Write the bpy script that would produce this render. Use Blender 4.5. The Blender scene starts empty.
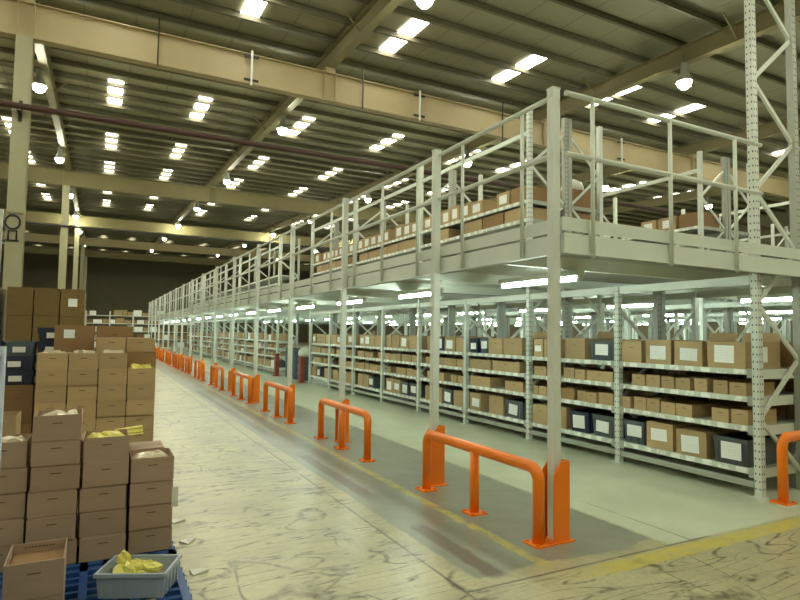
import bpy, math, random
from mathutils import Vector, Matrix
random.seed(11)
PI = math.pi
SC = bpy.context.scene
COL = SC.collection

# ------------------------------------------------------------------ camera
def make_camera():
    cam = bpy.data.cameras.new('camera'); ob = bpy.data.objects.new('camera', cam); COL.objects.link(ob)
    pi_, ya, ro = math.radians(3.34), math.radians(27.53), math.radians(.78)
    fw = Vector((math.sin(ya)*math.cos(pi_), math.cos(ya)*math.cos(pi_), math.sin(pi_)))
    r = Vector((math.cos(ya), -math.sin(ya), 0)); u = r.cross(fw)
    r2 = math.cos(ro)*r + math.sin(ro)*u; u2 = -math.sin(ro)*r + math.cos(ro)*u
    m = Matrix.Identity(4)
    for i in range(3):
        m[i][0] = r2[i]; m[i][1] = u2[i]; m[i][2] = -fw[i]
    m[0][3], m[1][3], m[2][3] = 0, 0, 1.6
    ob.matrix_world = m
    cam.sensor_width = 36; cam.lens = 578.6/800*36; cam.clip_end = 300; cam.clip_start = .05
    SC.camera = ob
make_camera()

# ------------------------------------------------------------------ world, exposure, light strengths
w = bpy.data.worlds.new('world'); SC.world = w; w.use_nodes = True
w.node_tree.nodes['Background'].inputs[0].default_value = (.55, .6, .65, 1)
w.node_tree.nodes['Background'].inputs[1].default_value = .3
SC.view_settings.view_transform = 'Standard'; SC.view_settings.look = 'None'
SC.view_settings.gamma = 1; SC.view_settings.use_curve_mapping = False
SC.view_settings.exposure = 0.17
LAMP_E = 370.0        # high bay globes
TUBE_E = 88.0         # fluorescent tubes
SKY_E = 12.0           # daylight behind the roof panels
LAMP_C = (.92, .95, .70)
TUBE_C = (.84, 1.0, .86)
SKY_C = (1.0, .97, .86)

# ------------------------------------------------------------------ helpers: nodes
class NT:
    def __init__(s, name):
        s.m = bpy.data.materials.new(name); s.m.use_nodes = True
        s.t = s.m.node_tree; s.b = s.t.nodes['Principled BSDF']
    def n(s, typ, **kw):
        x = s.t.nodes.new(typ)
        for k, v in kw.items(): setattr(x, k, v)
        return x
    def l(s, a, b): s.t.links.new(a, b)
    def val(s, inp, v):
        if isinstance(v, (int, float)): inp.default_value = v
        elif isinstance(v, tuple): inp.default_value = v if len(v) != 3 or inp.type == 'VECTOR' else (*v, 1)
        else: s.l(v, inp)
    def math(s, op, a, b=0.0, c=None, clamp=False):
        x = s.n('ShaderNodeMath', operation=op); x.use_clamp = clamp
        s.val(x.inputs[0], a); s.val(x.inputs[1], b)
        if c is not None: s.val(x.inputs[2], c)
        return x.outputs[0]
    def coord(s, which='Object'): return s.n('ShaderNodeTexCoord').outputs[which]
    def sep(s, v):
        x = s.n('ShaderNodeSeparateXYZ'); s.l(v, x.inputs[0]); return x.outputs
    def noise(s, vec, scale, detail=3, rough=.55, dist=0.0):
        x = s.n('ShaderNodeTexNoise'); s.l(vec, x.inputs['Vector'])
        x.inputs['Scale'].default_value = scale; x.inputs['Detail'].default_value = detail
        x.inputs['Roughness'].default_value = rough; x.inputs['Distortion'].default_value = dist
        return x.outputs[0]
    def scalev(s, v, sc):
        x = s.n('ShaderNodeMapping'); s.l(v, x.inputs[0]); x.inputs['Scale'].default_value = sc; return x.outputs[0]
    def ramp(s, f, lo, hi):
        x = s.n('ShaderNodeMapRange'); s.val(x.inputs[0], f); x.inputs[1].default_value = lo; x.inputs[2].default_value = hi
        return x.outputs[0]
    def mix(s, f, a, b, blend='MIX'):
        x = s.n('ShaderNodeMix', data_type='RGBA', blend_type=blend)
        s.val(x.inputs[0], f); s.val(x.inputs[6], a); s.val(x.inputs[7], b); return x.outputs[2]
    def band(s, x, lo, hi, soft=.01):
        a = s.ramp(x, lo-soft, lo+soft); b = s.ramp(x, hi+soft, hi-soft); return s.math('MULTIPLY', a, b)

def srgb(*c):
    return tuple((v/255/12.92 if v/255 <= .04045 else ((v/255+.055)/1.055)**2.4) for v in c)

def simple(name, col, rough=.5, metal=0.0, var=0.0, nscale=6.0, rnd=0.0):
    k = NT(name); k.b.inputs['Roughness'].default_value = rough; k.b.inputs['Metallic'].default_value = metal
    c = col
    if var:
        f = k.noise(k.coord(), nscale, 4)
        c = k.mix(f, tuple(v*(1-var) for v in col), tuple(min(1, v*(1+var)) for v in col))
    if rnd:
        r = k.n('ShaderNodeObjectInfo').outputs['Random']
        c = k.mix(k.ramp(r, 0, 1), tuple(v*(1-rnd) for v in (1, 1, 1)), tuple(v*(1+rnd) for v in (1, 1, 1))) if False else k.mix(1.0, c, k.mix(r, (1-rnd,)*3, (1+rnd, 1+rnd*.9, 1+rnd*.7)), 'MULTIPLY')
    k.val(k.b.inputs['Base Color'], c)
    return k.m

def emit(name, col, e):
    k = NT(name); k.b.inputs['Base Color'].default_value = (.8, .8, .8, 1)
    k.b.inputs['Emission Color'].default_value = (*col, 1); k.b.inputs['Emission Strength'].default_value = e
    return k.m

def floor_mat():
    k = NT('floor concrete'); P = k.coord(); x, y, z = k.sep(P)
    n1 = k.noise(P, .35, 5, .6); n2 = k.noise(P, 1.6, 6, .65); n3 = k.noise(P, 22, 3)
    wob = k.math('MULTIPLY', k.math('SUBTRACT', n2, .5), .16)
    wob2 = k.math('MULTIPLY', k.math('SUBTRACT', k.noise(P, 9, 3), .5), .05)
    xw = k.math('ADD', k.math('ADD', x, k.math('MULTIPLY', wob, .35)), wob2)
    yw = k.math('ADD', y, k.math('ADD', k.math('MULTIPLY', wob, 2.2), wob2))
    base = k.mix(k.ramp(n1, .3, .7), srgb(168, 161, 122), srgb(198, 191, 152))
    base = k.mix(k.ramp(n2, .42, .75), base, srgb(150, 144, 116))
    base = k.mix(k.math('MULTIPLY', k.ramp(n3, .45, .8), .3), base, srgb(120, 112, 90))
    # inner walkway: same concrete, green tube light painted in as a paler tone
    walk = k.ramp(xw, 3.95, 4.02); front = k.ramp(y, 3.06, 3.1)
    walk = k.math('MULTIPLY', walk, front)
    base = k.mix(k.math('MULTIPLY', walk, .8), base, k.mix(k.ramp(n2, .35, .7), srgb(204, 210, 186), srgb(190, 197, 172)))
    # tyre scuffs on the truck aisle
    aisle = k.math('SUBTRACT', 1.0, k.math('MULTIPLY', k.ramp(x, 2.1, 2.3), k.ramp(y, 2.95, 3.1)))
    sc = None
    for scl, sz, lo, dst, lv in (((.45, 1.7, 1), .8, .05, .7, 5), ((.9, .5, 1), .9, .035, .7, 4), ((.35, 2.2, 1), 1.2, .055, .4, 5), ((.5, 1.3, 1), 1.5, .05, 1.0, 5), ((.3, 3.2, 1), 1.6, .06, .3, 5)):
        nn = k.noise(k.scalev(P, scl), sz, 1.5, .5, dst)
        d = k.math('ABSOLUTE', k.math('SUBTRACT', k.math('FRACT', k.math('MULTIPLY', nn, lv)), .5))
        li = k.ramp(d, lo, lo*.2)
        gate = k.ramp(k.noise(k.scalev(P, (scl[1], scl[0], 1)), 1.9, 2), .36, .52)
        li = k.math('MULTIPLY', li, gate)
        sc = li if sc is None else k.math('MAXIMUM', sc, li)
    brk = k.ramp(k.noise(P, 14, 3), .3, .6)
    sc = k.math('MULTIPLY', k.math('MULTIPLY', sc, brk), k.math('ADD', k.math('MULTIPLY', aisle, .95), .03))
    base = k.mix(sc, base, srgb(84, 76, 56))
    # grey worn strip beneath the barriers
    strip = k.math('MULTIPLY', k.band(xw, 2.26, 3.97, .015), k.ramp(yw, 3.2, 3.24))
    grey = k.mix(k.ramp(n2, .3, .7), srgb(116, 120, 110), srgb(146, 149, 134))
    grey = k.mix(k.math('MULTIPLY', k.ramp(k.noise(P, 5, 5), .4, .7), .4), grey, srgb(112, 113, 100))
    base = k.mix(k.math('MULTIPLY', strip, .88), base, grey)
    skid = k.band(xw, 2.36, 2.50, .02)
    g2 = k.math('MAXIMUM', k.band(yw, 3.2, 4.3, .06), k.math('MAXIMUM', k.band(yw, 5.2, 7.4, .2), k.band(yw, 9.0, 16.5, .5)))
    base = k.mix(k.math('MULTIPLY', k.math('MULTIPLY', skid, g2), .85), base, srgb(92, 82, 64))
    # expansion joints
    j1 = k.band(x, 2.085, 2.105, .006)
    j2 = k.math('MULTIPLY', k.band(y, 3.065, 3.085, .006), k.math('MULTIPLY', k.ramp(x, 2.08, 2.1), k.ramp(x, 4.5, 4.4)))
    j3 = k.math('MULTIPLY', k.band(x, 4.23, 4.245, .006), k.band(y, 3.0, 4.2, .1))
    jj = k.math('MULTIPLY', k.math('MAXIMUM', k.math('MAXIMUM', j1, j2), j3), k.ramp(k.noise(P, 3, 3), .25, .5))
    base = k.mix(k.math('MULTIPLY', jj, .75), base, srgb(70, 66, 52))
    # worn yellow lines
    wear = k.ramp(k.noise(P, 7, 5, .7), .36, .56)
    yx = k.math('MULTIPLY', k.band(k.math('ADD', y, k.math('MULTIPLY', wob2, .5)), 2.88, 3.04, .012), k.ramp(x, 2.75, 3.3))
    yy = k.math('MULTIPLY', k.band(xw, 2.80, 2.89, .012), k.ramp(y, 3.1, 3.3))
    yl = k.math('MAXIMUM', k.math('MULTIPLY', yx, k.math('ADD', k.math('MULTIPLY', wear, .5), .4)), k.math('MULTIPLY', yy, k.math('ADD', k.math('MULTIPLY', wear, .7), .05)))
    base = k.mix(yl, base, srgb(198, 182, 78))
    k.val(k.b.inputs['Base Color'], base)
    ro = k.math('ADD', .285, k.math('MULTIPLY', k.ramp(n1, .35, .8), .14))
    k.val(k.b.inputs['Roughness'], ro)
    k.b.inputs['Specular IOR Level'].default_value = .6
    bm = k.n('ShaderNodeBump'); bm.inputs['Strength'].default_value = .12; bm.inputs['Distance'].default_value = .02
    k.l(k.noise(P, 1.5, 1.5), bm.inputs['Height']); k.l(bm.outputs[0], k.b.inputs['Normal'])
    return k.m

def roof_mat():
    k = NT('roof sheeting'); P = k.coord(); x, y, z = k.sep(P)
    n = k.noise(P, .5, 4)
    c = k.mix(n, srgb(130, 126, 100), srgb(152, 148, 120))
    fx = k.math('FRACT', k.math('MULTIPLY', x, 1/1.05))
    seam = k.math('MULTIPLY', k.band(fx, .48, .51, .012), .5)
    c = k.mix(seam, c, srgb(74, 70, 50))
    k.val(k.b.inputs['Base Color'], c); k.b.inputs['Roughness'].default_value = .6
    return k.m

def card_mat(name, a, rnd=.13):
    k = NT(name); P = k.coord()
    f = k.noise(k.scalev(P, (1, 1, 6)), 5, 4)
    c = k.mix(f, tuple(v*.88 for v in a), tuple(v*1.08 for v in a))
    r = k.n('ShaderNodeObjectInfo').outputs['Random']
    c = k.mix(1.0, c, k.mix(r, (1-rnd, 1-rnd, 1-rnd*1.2), (1+rnd, 1+rnd, 1+rnd)), 'MULTIPLY')
    k.val(k.b.inputs['Base Color'], c); k.b.inputs['Roughness'].default_value = .75
    return k.m

def label_mat():
    k = NT('white paper label'); k.b.inputs['Specular IOR Level'].default_value = .3; P = k.coord(); x, y, z = k.sep(P)
    fz = k.math('FRACT', k.math('MULTIPLY', z, 38.0))
    row = k.band(fz, .3, .7, .08)
    n = k.noise(k.scalev(P, (60, 60, 38)), 2.0, 2)
    f = k.math('MULTIPLY', k.math('MULTIPLY', row, k.ramp(n, .5, .58)), .28)
    c = k.mix(f, srgb(244, 246, 242), srgb(120, 124, 132))
    k.val(k.b.inputs['Base Color'], c); k.b.inputs['Roughness'].default_value = .6
    return k.m

def lip_mat():
    k = NT('shelf edge with paper tags'); P = k.coord(); x, y, z = k.sep(P)
    fy = k.math('FRACT', k.math('MULTIPLY', y, 5.2))
    n = k.noise(P, 9, 2)
    f = k.math('MULTIPLY', k.band(fy, .2, .8, .05), k.ramp(n, .38, .5))
    c = k.mix(f, srgb(206, 212, 200), srgb(246, 249, 242))
    k.val(k.b.inputs['Base Color'], c); k.b.inputs['Roughness'].default_value = .45
    return k.m

M = {}
def build_mats():
    M['floor'] = floor_mat(); M['roof'] = roof_mat()
    M['purlin'] = simple('purlin steel', srgb(96, 92, 68), .6, var=.12)
    M['cream'] = simple('cream painted steel', srgb(172, 156, 118), .55, var=.1, nscale=2.0)
    M['cream_dark'] = simple('darkened cream steel', srgb(132, 122, 88), .6, var=.12, nscale=2.0)  # cream darkened, so the rafters carry the dim roof light in their colour
    M['olive'] = simple('shade toned olive steel', srgb(122, 112, 74), .6, var=.12, nscale=2.0)  # darker beam colour with the dim light under the roof painted in
    M['col'] = simple('putty painted column steel', srgb(160, 154, 124), .55, var=.1, nscale=2.0)
    M['wall'] = simple('wall cladding', srgb(112, 106, 84), .7, var=.12, nscale=.6)
    M['pipe_red'] = simple('red oxide pipe', srgb(62, 34, 25), .6, var=.15)
    M['pipe_dark'] = simple('dark cable', srgb(42, 40, 32), .5)
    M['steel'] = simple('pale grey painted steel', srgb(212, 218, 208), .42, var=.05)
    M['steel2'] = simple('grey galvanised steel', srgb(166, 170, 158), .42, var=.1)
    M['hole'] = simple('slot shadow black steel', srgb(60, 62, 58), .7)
    M['deck'] = simple('grey deck board', srgb(176, 180, 172), .6, var=.07, nscale=1.5)
    M['lip'] = lip_mat()
    M['orange'] = simple('orange powder coat', srgb(246, 128, 22), .28, var=.05)
    M['guard'] = simple('faded red paint', srgb(150, 70, 54), .45, var=.12)
    M['card'] = card_mat('brown cardboard', srgb(178, 152, 112))
    M['card_dark'] = card_mat('darker cardboard', srgb(146, 114, 76))
    M['card_pink'] = card_mat('matt brown cardboard', srgb(163, 138, 115), .08)
    M['card_yel'] = card_mat('yellowish cardboard', srgb(112, 90, 48))
    M['card_in'] = simple('raw cardboard inside', srgb(138, 106, 70), .8)
    M['print'] = simple('brown print', srgb(104, 82, 58), .7)
    M['label'] = label_mat()
    M['tote_grey'] = simple('grey plastic', srgb(84, 92, 96), .45, var=.06, rnd=.12)
    M['tote_blue'] = simple('dark blue plastic', srgb(44, 54, 78), .45, var=.06, rnd=.12)
    M['tote_slate'] = simple('slate blue plastic', srgb(84, 100, 112), .45, var=.08, rnd=.12)
    M['pallet'] = simple('blue plastic', srgb(34, 74, 132), .45, var=.12)
    M['crate'] = simple('pale grey plastic', srgb(160, 170, 180), .4, var=.05)
    M['yellow'] = simple('yellow plastic film', srgb(218, 208, 104), .3, var=.15, nscale=30)
    M['film'] = simple('clear crumpled film', srgb(186, 172, 140), .25, var=.2, nscale=40)
    M['lamp'] = emit('lamp globe glow', LAMP_C, LAMP_E)
    M['tube'] = emit('fluorescent tube glow', TUBE_C, TUBE_E)
    M['sky'] = emit('daylit roof panel', SKY_C, SKY_E)
    M['black'] = simple('black steel', srgb(38, 38, 36), .5)
    M['cage'] = simple('zinc tube', srgb(158, 166, 178), .35, metal=.3, var=.06)
    M['white'] = simple('white plastic sack', srgb(216, 214, 200), .5, var=.08)
    M['wood'] = simple('pallet timber', srgb(150, 122, 82), .7, var=.2)
build_mats()

# ------------------------------------------------------------------ helpers: meshes
class MB:
    def __init__(s): s.v = []; s.f = []; s.mi = []; s.sm = []
    def quad(s, pts, mi=0, sm=False):
        b = len(s.v); s.v += [tuple(p) for p in pts]; s.f.append(tuple(range(b, b+len(pts)))); s.mi.append(mi); s.sm.append(sm)
    def hexa(s, p, mi=0):
        b = len(s.v); s.v += [tuple(q) for q in p]
        for f in ((3, 2, 1, 0), (4, 5, 6, 7), (0, 1, 5, 4), (1, 2, 6, 5), (2, 3, 7, 6), (3, 0, 4, 7)):
            s.f.append(tuple(b+i for i in f)); s.mi.append(mi); s.sm.append(False)
    def box(s, x0, x1, y0, y1, z0, z1, mi=0):
        s.hexa([(x0, y0, z0), (x1, y0, z0), (x1, y1, z0), (x0, y1, z0), (x0, y0, z1), (x1, y0, z1), (x1, y1, z1), (x0, y1, z1)], mi)
    def bar(s, a, b, w, h, up=(0, 0, 1), mi=0):
        a = Vector(a); b = Vector(b); d = (b-a).normalized(); up = Vector(up)
        sd = d.cross(up)
        if sd.length < 1e-4: sd = d.cross(Vector((1, 0, 0)))
        sd.normalize(); u = sd.cross(d).normalized()
        sd *= w/2; u *= h/2
        s.hexa([a-sd-u, a+sd-u, a+sd+u, a-sd+u, b-sd-u, b+sd-u, b+sd+u, b-sd+u], mi)
    def tube(s, pts, r, seg=12, mi=0, cap=True):
        P = [Vector(p) for p in pts]; b0 = len(s.v); N = len(P)
        t0 = (P[1]-P[0]).normalized()
        ref = Vector((0, 0, 1)) if abs(t0.z) < .9 else Vector((1, 0, 0))
        sd = t0.cross(ref).normalized(); u = sd.cross(t0)
        for i, p in enumerate(P):
            t = (P[min(i+1, N-1)]-P[max(i-1, 0)]).normalized()
            sd = (sd - t*sd.dot(t)).normalized(); u = sd.cross(t)
            for j in range(seg):
                a = 2*PI*j/seg; s.v.append(tuple(p+(sd*math.cos(a)+u*math.sin(a))*r))
        for i in range(N-1):
            for j in range(seg):
                k = (j+1) % seg
                s.f.append((b0+i*seg+j, b0+(i+1)*seg+j, b0+(i+1)*seg+k, b0+i*seg+k)); s.mi.append(mi); s.sm.append(True)
        if cap:
            s.f.append(tuple(b0+j for j in range(seg))); s.mi.append(mi); s.sm.append(False)
            s.f.append(tuple(b0+(N-1)*seg+j for j in reversed(range(seg)))); s.mi.append(mi); s.sm.append(False)
    def lathe(s, prof, c=(0, 0, 0), seg=16, mi=0):
        b0 = len(s.v)
        for r, z in prof:
            for j in range(seg):
                a = 2*PI*j/seg; s.v.append((c[0]+r*math.cos(a), c[1]+r*math.sin(a), c[2]+z))
        for i in range(len(prof)-1):
            for j in range(seg):
                k = (j+1) % seg
                s.f.append((b0+i*seg+j, b0+i*seg+k, b0+(i+1)*seg+k, b0+(i+1)*seg+j)); s.mi.append(mi); s.sm.append(True)
    def prism(s, poly, fn, mi=0):
        # poly: list of 2d points, fn(p, 0/1) -> 3d
        n = len(poly); b = len(s.v)
        s.v += [tuple(fn(p, 0)) for p in poly] + [tuple(fn(p, 1)) for p in poly]
        s.f.append(tuple(b+i for i in reversed(range(n)))); s.f.append(tuple(b+n+i for i in range(n)))
        s.mi += [mi, mi]; s.sm += [False, False]
        for i in range(n):
            j = (i+1) % n
            s.f.append((b+i, b+j, b+n+j, b+n+i)); s.mi.append(mi); s.sm.append(False)
    def mesh(s, name, mats):
        me = bpy.data.meshes.new(name); me.from_pydata(s.v, [], s.f)
        for m in (mats if isinstance(mats, (list, tuple)) else [mats]): me.materials.append(m)
        me.polygons.foreach_set('material_index', s.mi); me.polygons.foreach_set('use_smooth', s.sm)
        me.update(); return me
    def build(s, name, mats, parent=None, loc=(0, 0, 0), rz=0.0):
        return link(name, s.mesh(name, mats), parent, loc, rz)

def link(name, me, parent=None, loc=(0, 0, 0), rz=0.0):
    o = bpy.data.objects.new(name, me); COL.objects.link(o); o.location = loc; o.rotation_euler = (0, 0, rz)
    if parent is not None: o.parent = parent
    return o
def tag(o, label, cat, group=None, kind=None):
    o['label'] = label; o['category'] = cat
    if group: o['group'] = group
    if kind: o['kind'] = kind
    return o
def thing(name, label, cat, loc=(0, 0, 0), rz=0.0, group=None):
    return tag(link(name, None, None, loc, rz), label, cat, group)
def struct(o, label=None, cat=None):
    o['kind'] = 'structure'
    if label: o['label'] = label
    if cat: o['category'] = cat
    return o
def copy_tree(o, parent=None):
    c = o.copy(); COL.objects.link(c)
    if parent is not None: c.parent = parent
    for ch in o.children: copy_tree(ch, c)
    return c
ORD = ['first', 'second', 'third', 'fourth', 'fifth', 'sixth', 'seventh', 'eighth', 'ninth', 'tenth', 'eleventh', 'twelfth', 'thirteenth',
       'fourteenth', 'fifteenth', 'sixteenth', 'seventeenth', 'eighteenth', 'nineteenth', 'twentieth'] + ['%dth' % i for i in range(21, 80)]
def nth(i, first='nearest'): return first if i == 0 else ORD[i]+' '+first if first != 'nearest' else ORD[i]+' nearest'

# ------------------------------------------------------------------ the building
X0, X1, Y0, Y1 = -22.0, 34.0, -14.0, 90.0
def zr(y): return 8.60+.042*(y-13)      # underside of the roof sheet
def shell():
    m = MB(); m.quad([(X0, Y0, 0), (X1, Y0, 0), (X1, Y1, 0), (X0, Y1, 0)])
    struct(m.build('floor', M['floor']), 'scuffed cream concrete warehouse floor with worn yellow lines', 'floor')
    m = MB(); m.quad([(X0, Y0, zr(Y0)), (X0, Y1, zr(Y1)), (X1, Y1, zr(Y1)), (X1, Y0, zr(Y0))])
    ce = struct(m.build('ceiling', M['roof']), 'olive grey metal sheet roof on close purlins', 'ceiling')
    for i in range(85):
        y = -5.5+1.0*i+.03; z = zr(y); p = MB()
        p.box(X0, X1, y-.012, y+.012, z-.15, z-.002); p.box(X0, X1, y-.06, y+.012, z-.162, z-.15); p.box(X0, X1, y-.012, y+.07, z-.014, z-.002)
        p.build('purlin', M['purlin'], ce)
    for nm, pts in (('wall_left', [(X0, Y0), (X0, Y1)]), ('wall_back', [(X0, Y1), (X1, Y1)]), ('wall_right', [(X1, Y1), (X1, Y0)]), ('wall_front', [(X1, Y0), (X0, Y0)])):
        (a, b), (c, d) = pts; m = MB(); m.quad([(a, b, 0), (c, d, 0), (c, d, zr(d)), (a, b, zr(b))])
        struct(m.build(nm, M['wall']), 'ribbed metal cladding of the warehouse '+nm[5:]+' wall', 'wall')
    # daylight panels in the roof
    k = 0
    for y in (3.4, 11.56, 19.5, 25.5, 30.5, 36.5, 41.5, 62.5, 78.5):
        for x in (-9.6, -6.4, -3.1, .2, 2.7, 6.05, 9.45, 12.85, 15.6, 19.2, 22.4, 25.8):
            L = 1.96 if y < 15 else 2.3
            m = MB(); a, b = y-L/2, y+L/2
            m.hexa([(x-.2, a, zr(a)-.028), (x+.2, a, zr(a)-.028), (x+.2, b, zr(b)-.028), (x-.2, b, zr(b)-.028), (x-.2, a, zr(a)-.018), (x+.2, a, zr(a)-.018), (x+.2, b, zr(b)-.018), (x-.2, b, zr(b)-.018)])
            k += 1; struct(m.build('window_%d' % k, M['sky']))
    # cross beams with stiffeners, portal rafters, columns
    BY = (-2.5, 13, 29, 44, 59, 74)
    for y in BY:
        zt = 8.0+.043*(y-13); m = MB()
        zt -= .12
        m.box(X0, X1, y-.016, y+.016, zt-.68, zt-.02); m.box(X0, X1, y-.11, y+.11, zt-.02, zt); m.box(X0, X1, y-.11, y+.11, zt-.7, zt-.68)
        for x in (-8, -1.45, 4.75, 11.6, 18.3, 25):
            m.box(x-.12, x+.12, y-.1, y+.1, zt, zt+.13)
            for s in (-.14, .14): m.box(x+s-.008, x+s+.008, y-.1, y+.1, zt-.68, zt-.02)
        o = struct(m.build('roof_beam', M['cream'] if y in (13, 59, -2.5) else M['olive']), None)  # brightly lit beams get cream, dim ones the tone with shade painted in
        if y == 13:
            for x in (2.85, 7.2, 14.6):
                c = MB(); c.box(x-.02, x+.02, y-.17, y-.13, zt-.75, zt+.05, 0)
                for z in (zt-.08, zt-.62): c.box(x-.16, x+.16, y-.15, y-.11, z-.02, z+.02, 1)
                c.build('cable_conduit', [M['steel'], M['pipe_dark']], o)
            for x in (.9, 5.6, 9.9):
                c = MB(); c.box(x-.015, x+.015, y-.13, y-.11, zt-.75, zt+.3); c.build('hanger_rod', M['pipe_dark'], o)
    XS = (-8, -1.45, 4.75, 11.6, 18.3, 25)
    for x in XS:
        for a, b in zip(BY[:-1], BY[1:]):
            za, zb = 8.0+.043*(a-13), 8.0+.043*(b-13)
            m = MB(); N = 8; prof = []
            for i in range(N+1):
                t = i/N; y = a+(b-a)*t; top = zr(y)-.2
                hh = .42+.0*t
                prof.append((y, top, za+(zb-za)*t))
            for (y0, t0, b0), (y1, t1, b1) in zip(prof[:-1], prof[1:]):
                m.hexa([(x-.01, y0, b0+.015), (x+.01, y0, b0+.015), (x+.01, y1, b1+.015), (x-.01, y1, b1+.015), (x-.01, y0, t0), (x+.01, y0, t0), (x+.01, y1, t1), (x-.01, y1, t1)])
                for q0, q1, hw in ((b0, b1, .1), (t0-.016, t1-.016, .1)):
                    m.hexa([(x-hw, y0, q0), (x+hw, y0, q0), (x+hw, y1, q1), (x-hw, y1, q1), (x-hw, y0, q0+.016), (x+hw, y0, q0+.016), (x+hw, y1, q1+.016), (x-hw, y1, q1+.016)])
            for i in (1, 3, 5, 7):                                   # fly braces up to the purlins
                y, t_, b_ = prof[i]
                for s in (-1, 1): m.bar((x+s*.02, y, b_+.1), (x+s*.45, y, t_+.12), .03, .03)
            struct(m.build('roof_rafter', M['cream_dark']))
    for x in (-8, -1.45):
        for y in BY[1:]:
            zt = 8.0+.043*(y-13)-.82; m = MB()
            m.box(x-.14, x+.14, y-.15, y-.13, 0, zt); m.box(x-.14, x+.14, y+.13, y+.15, 0, zt); m.box(x-.01, x+.01, y-.13, y+.13, 0, zt)
            m.box(x-.22, x+.22, y-.22, y+.22, 0, .025)
            struct(m.build('column', M['col']))
    for y in BY[1:]:
        for x in (25,):
            zt = 8.0+.043*(y-13)-.82; m = MB()
            m.box(x-.14, x+.14, y-.15, y-.13, 0, zt); m.box(x-.14, x+.14, y+.13, y+.15, 0, zt); m.box(x-.01, x+.01, y-.13, y+.13, 0, zt)
            struct(m.build('column', M['col']))
shell()

# pipes under the roof
m = MB(); m.tube([(X0+.2, 12.6, 5.72), (X1-.2, 12.6, 5.72)], .06)
pp = tag(m.build('sprinkler_pipe', M['pipe_red']), 'dark red sprinkler pipe crossing below the first roof beam', 'pipe')
for x in (-1.45,):
    c = MB(); c.box(x-.03, x+.03, 12.55, 12.83, 5.63, 5.66); c.box(x-.03, x+.03, 12.825, 12.845, 5.5, 5.9); c.build('pipe_bracket', M['black'], pp)
m = MB(); m.tube([(X0+.2, 28.78, 6.06), (X1-.2, 28.78, 6.06)], .04)
tag(m.build('cable_run', M['pipe_dark']), 'thin black cable run crossing in front of the second column', 'cable')

# marker frame on the first column
t = thing('column_bracket', 'dark ring and square hoop fixed on the nearest cream column', 'bracket', (-1.45, 12.83, 3.2))
m = MB(); m.tube([(-.03+.115*math.cos(a), 0, .385+.13*math.sin(a)) for a in [2*PI*i/24 for i in range(25)]], .016, 8, cap=False); m.build('ring', M['black'], t)
m = MB(); m.tube([(-.09, 0, .05), (-.09, 0, .22), (.04, 0, .22), (.04, 0, .05)], .014, 8); m.box(-.13, .08, -.01, .014, .025, .05); m.build('hoop', M['black'], t)
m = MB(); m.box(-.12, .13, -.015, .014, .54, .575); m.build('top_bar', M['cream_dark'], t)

# ------------------------------------------------------------------ lamps
def high_bay():
    t = thing('high_bay_lamp', '', 'lamp')
    m = MB(); m.tube([(0, 0, .42), (0, 0, .66)], .01, 6); m.build('cable', M['pipe_dark'], t)
    m = MB(); m.lathe([(.0, .44), (.07, .44), (.08, .40), (.08, .26), (.12, .16), (.175, .0), (.17, .0), (.115, .15), (.0, .16)], seg=14); m.build('housing', M['steel2'], t)
    m = MB(); m.lathe([(.0, -.155), (.07, -.145), (.125, -.09), (.145, -.01), (.13, .06), (.09, .12), (.0, .125)], seg=12); m.build('globe', M['lamp'], t)
    return t
hb = high_bay(); first = True
rows = ('behind the viewer', 'just above the viewer', 'nearest in view', 'second in view', 'third in view', 'fourth in view', 'fifth in view', 'sixth in view', 'farthest')
RX = {-8.0: 'the outer left rafter', -1.55: 'the left rafter', 4.75: 'the middle rafter', 11.5: 'the right rafter', 18.3: 'the far right rafter', 25.0: 'the outermost right rafter'}
for x, nm in RX.items():
    for i, y in enumerate((-9.0, -0.4, 8.35, 17.0, 25.6, 34.3, 43.0, 52.7, 66)):
        o = hb if first else copy_tree(hb); first = False
        z = 7.34+.047*(y-8.35)
        o.location = (x, y, z)
        tag(o, 'round glowing high bay lamp under %s, %s along it' % (nm, rows[i]), 'lamp', 'high bay lamps under the roof')

def tube_light():
    t = thing('tube_light', '', 'light')
    m = MB(); m.box(-.05, .05, -.64, .64, .03, .08); m.build('housing', M['steel'], t)
    m = MB(); m.tube([(0, -.6, 0), (0, .6, 0)], .02, 6)
    m.build('tube', M['tube'], t)
    for q in (-.62, .62):
        m = MB(); m.box(-.02, .02, q-.02, q+.02, -.025, .03); m.build('end_holder', M['steel'], t)
    return t
tl = tube_light(); first = True
for x, nm, n in ((4.25, 'over the barrier walkway', 16), (8.85, 'in the second rack aisle', 12), (13.05, 'in the third rack aisle', 12), (17.3, 'in the fourth rack aisle', 12), (21.5, 'in the fifth rack aisle', 10)):
    for i in range(n):
        o = tl if first else copy_tree(tl); first = False
        o.location = (x, 4.9+2.65*i, 2.175)
        tag(o, 'fluorescent tube light under the mezzanine %s, %s from the near end' % (nm, ORD[i]), 'light', 'fluorescent lights under the mezzanine')

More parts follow.
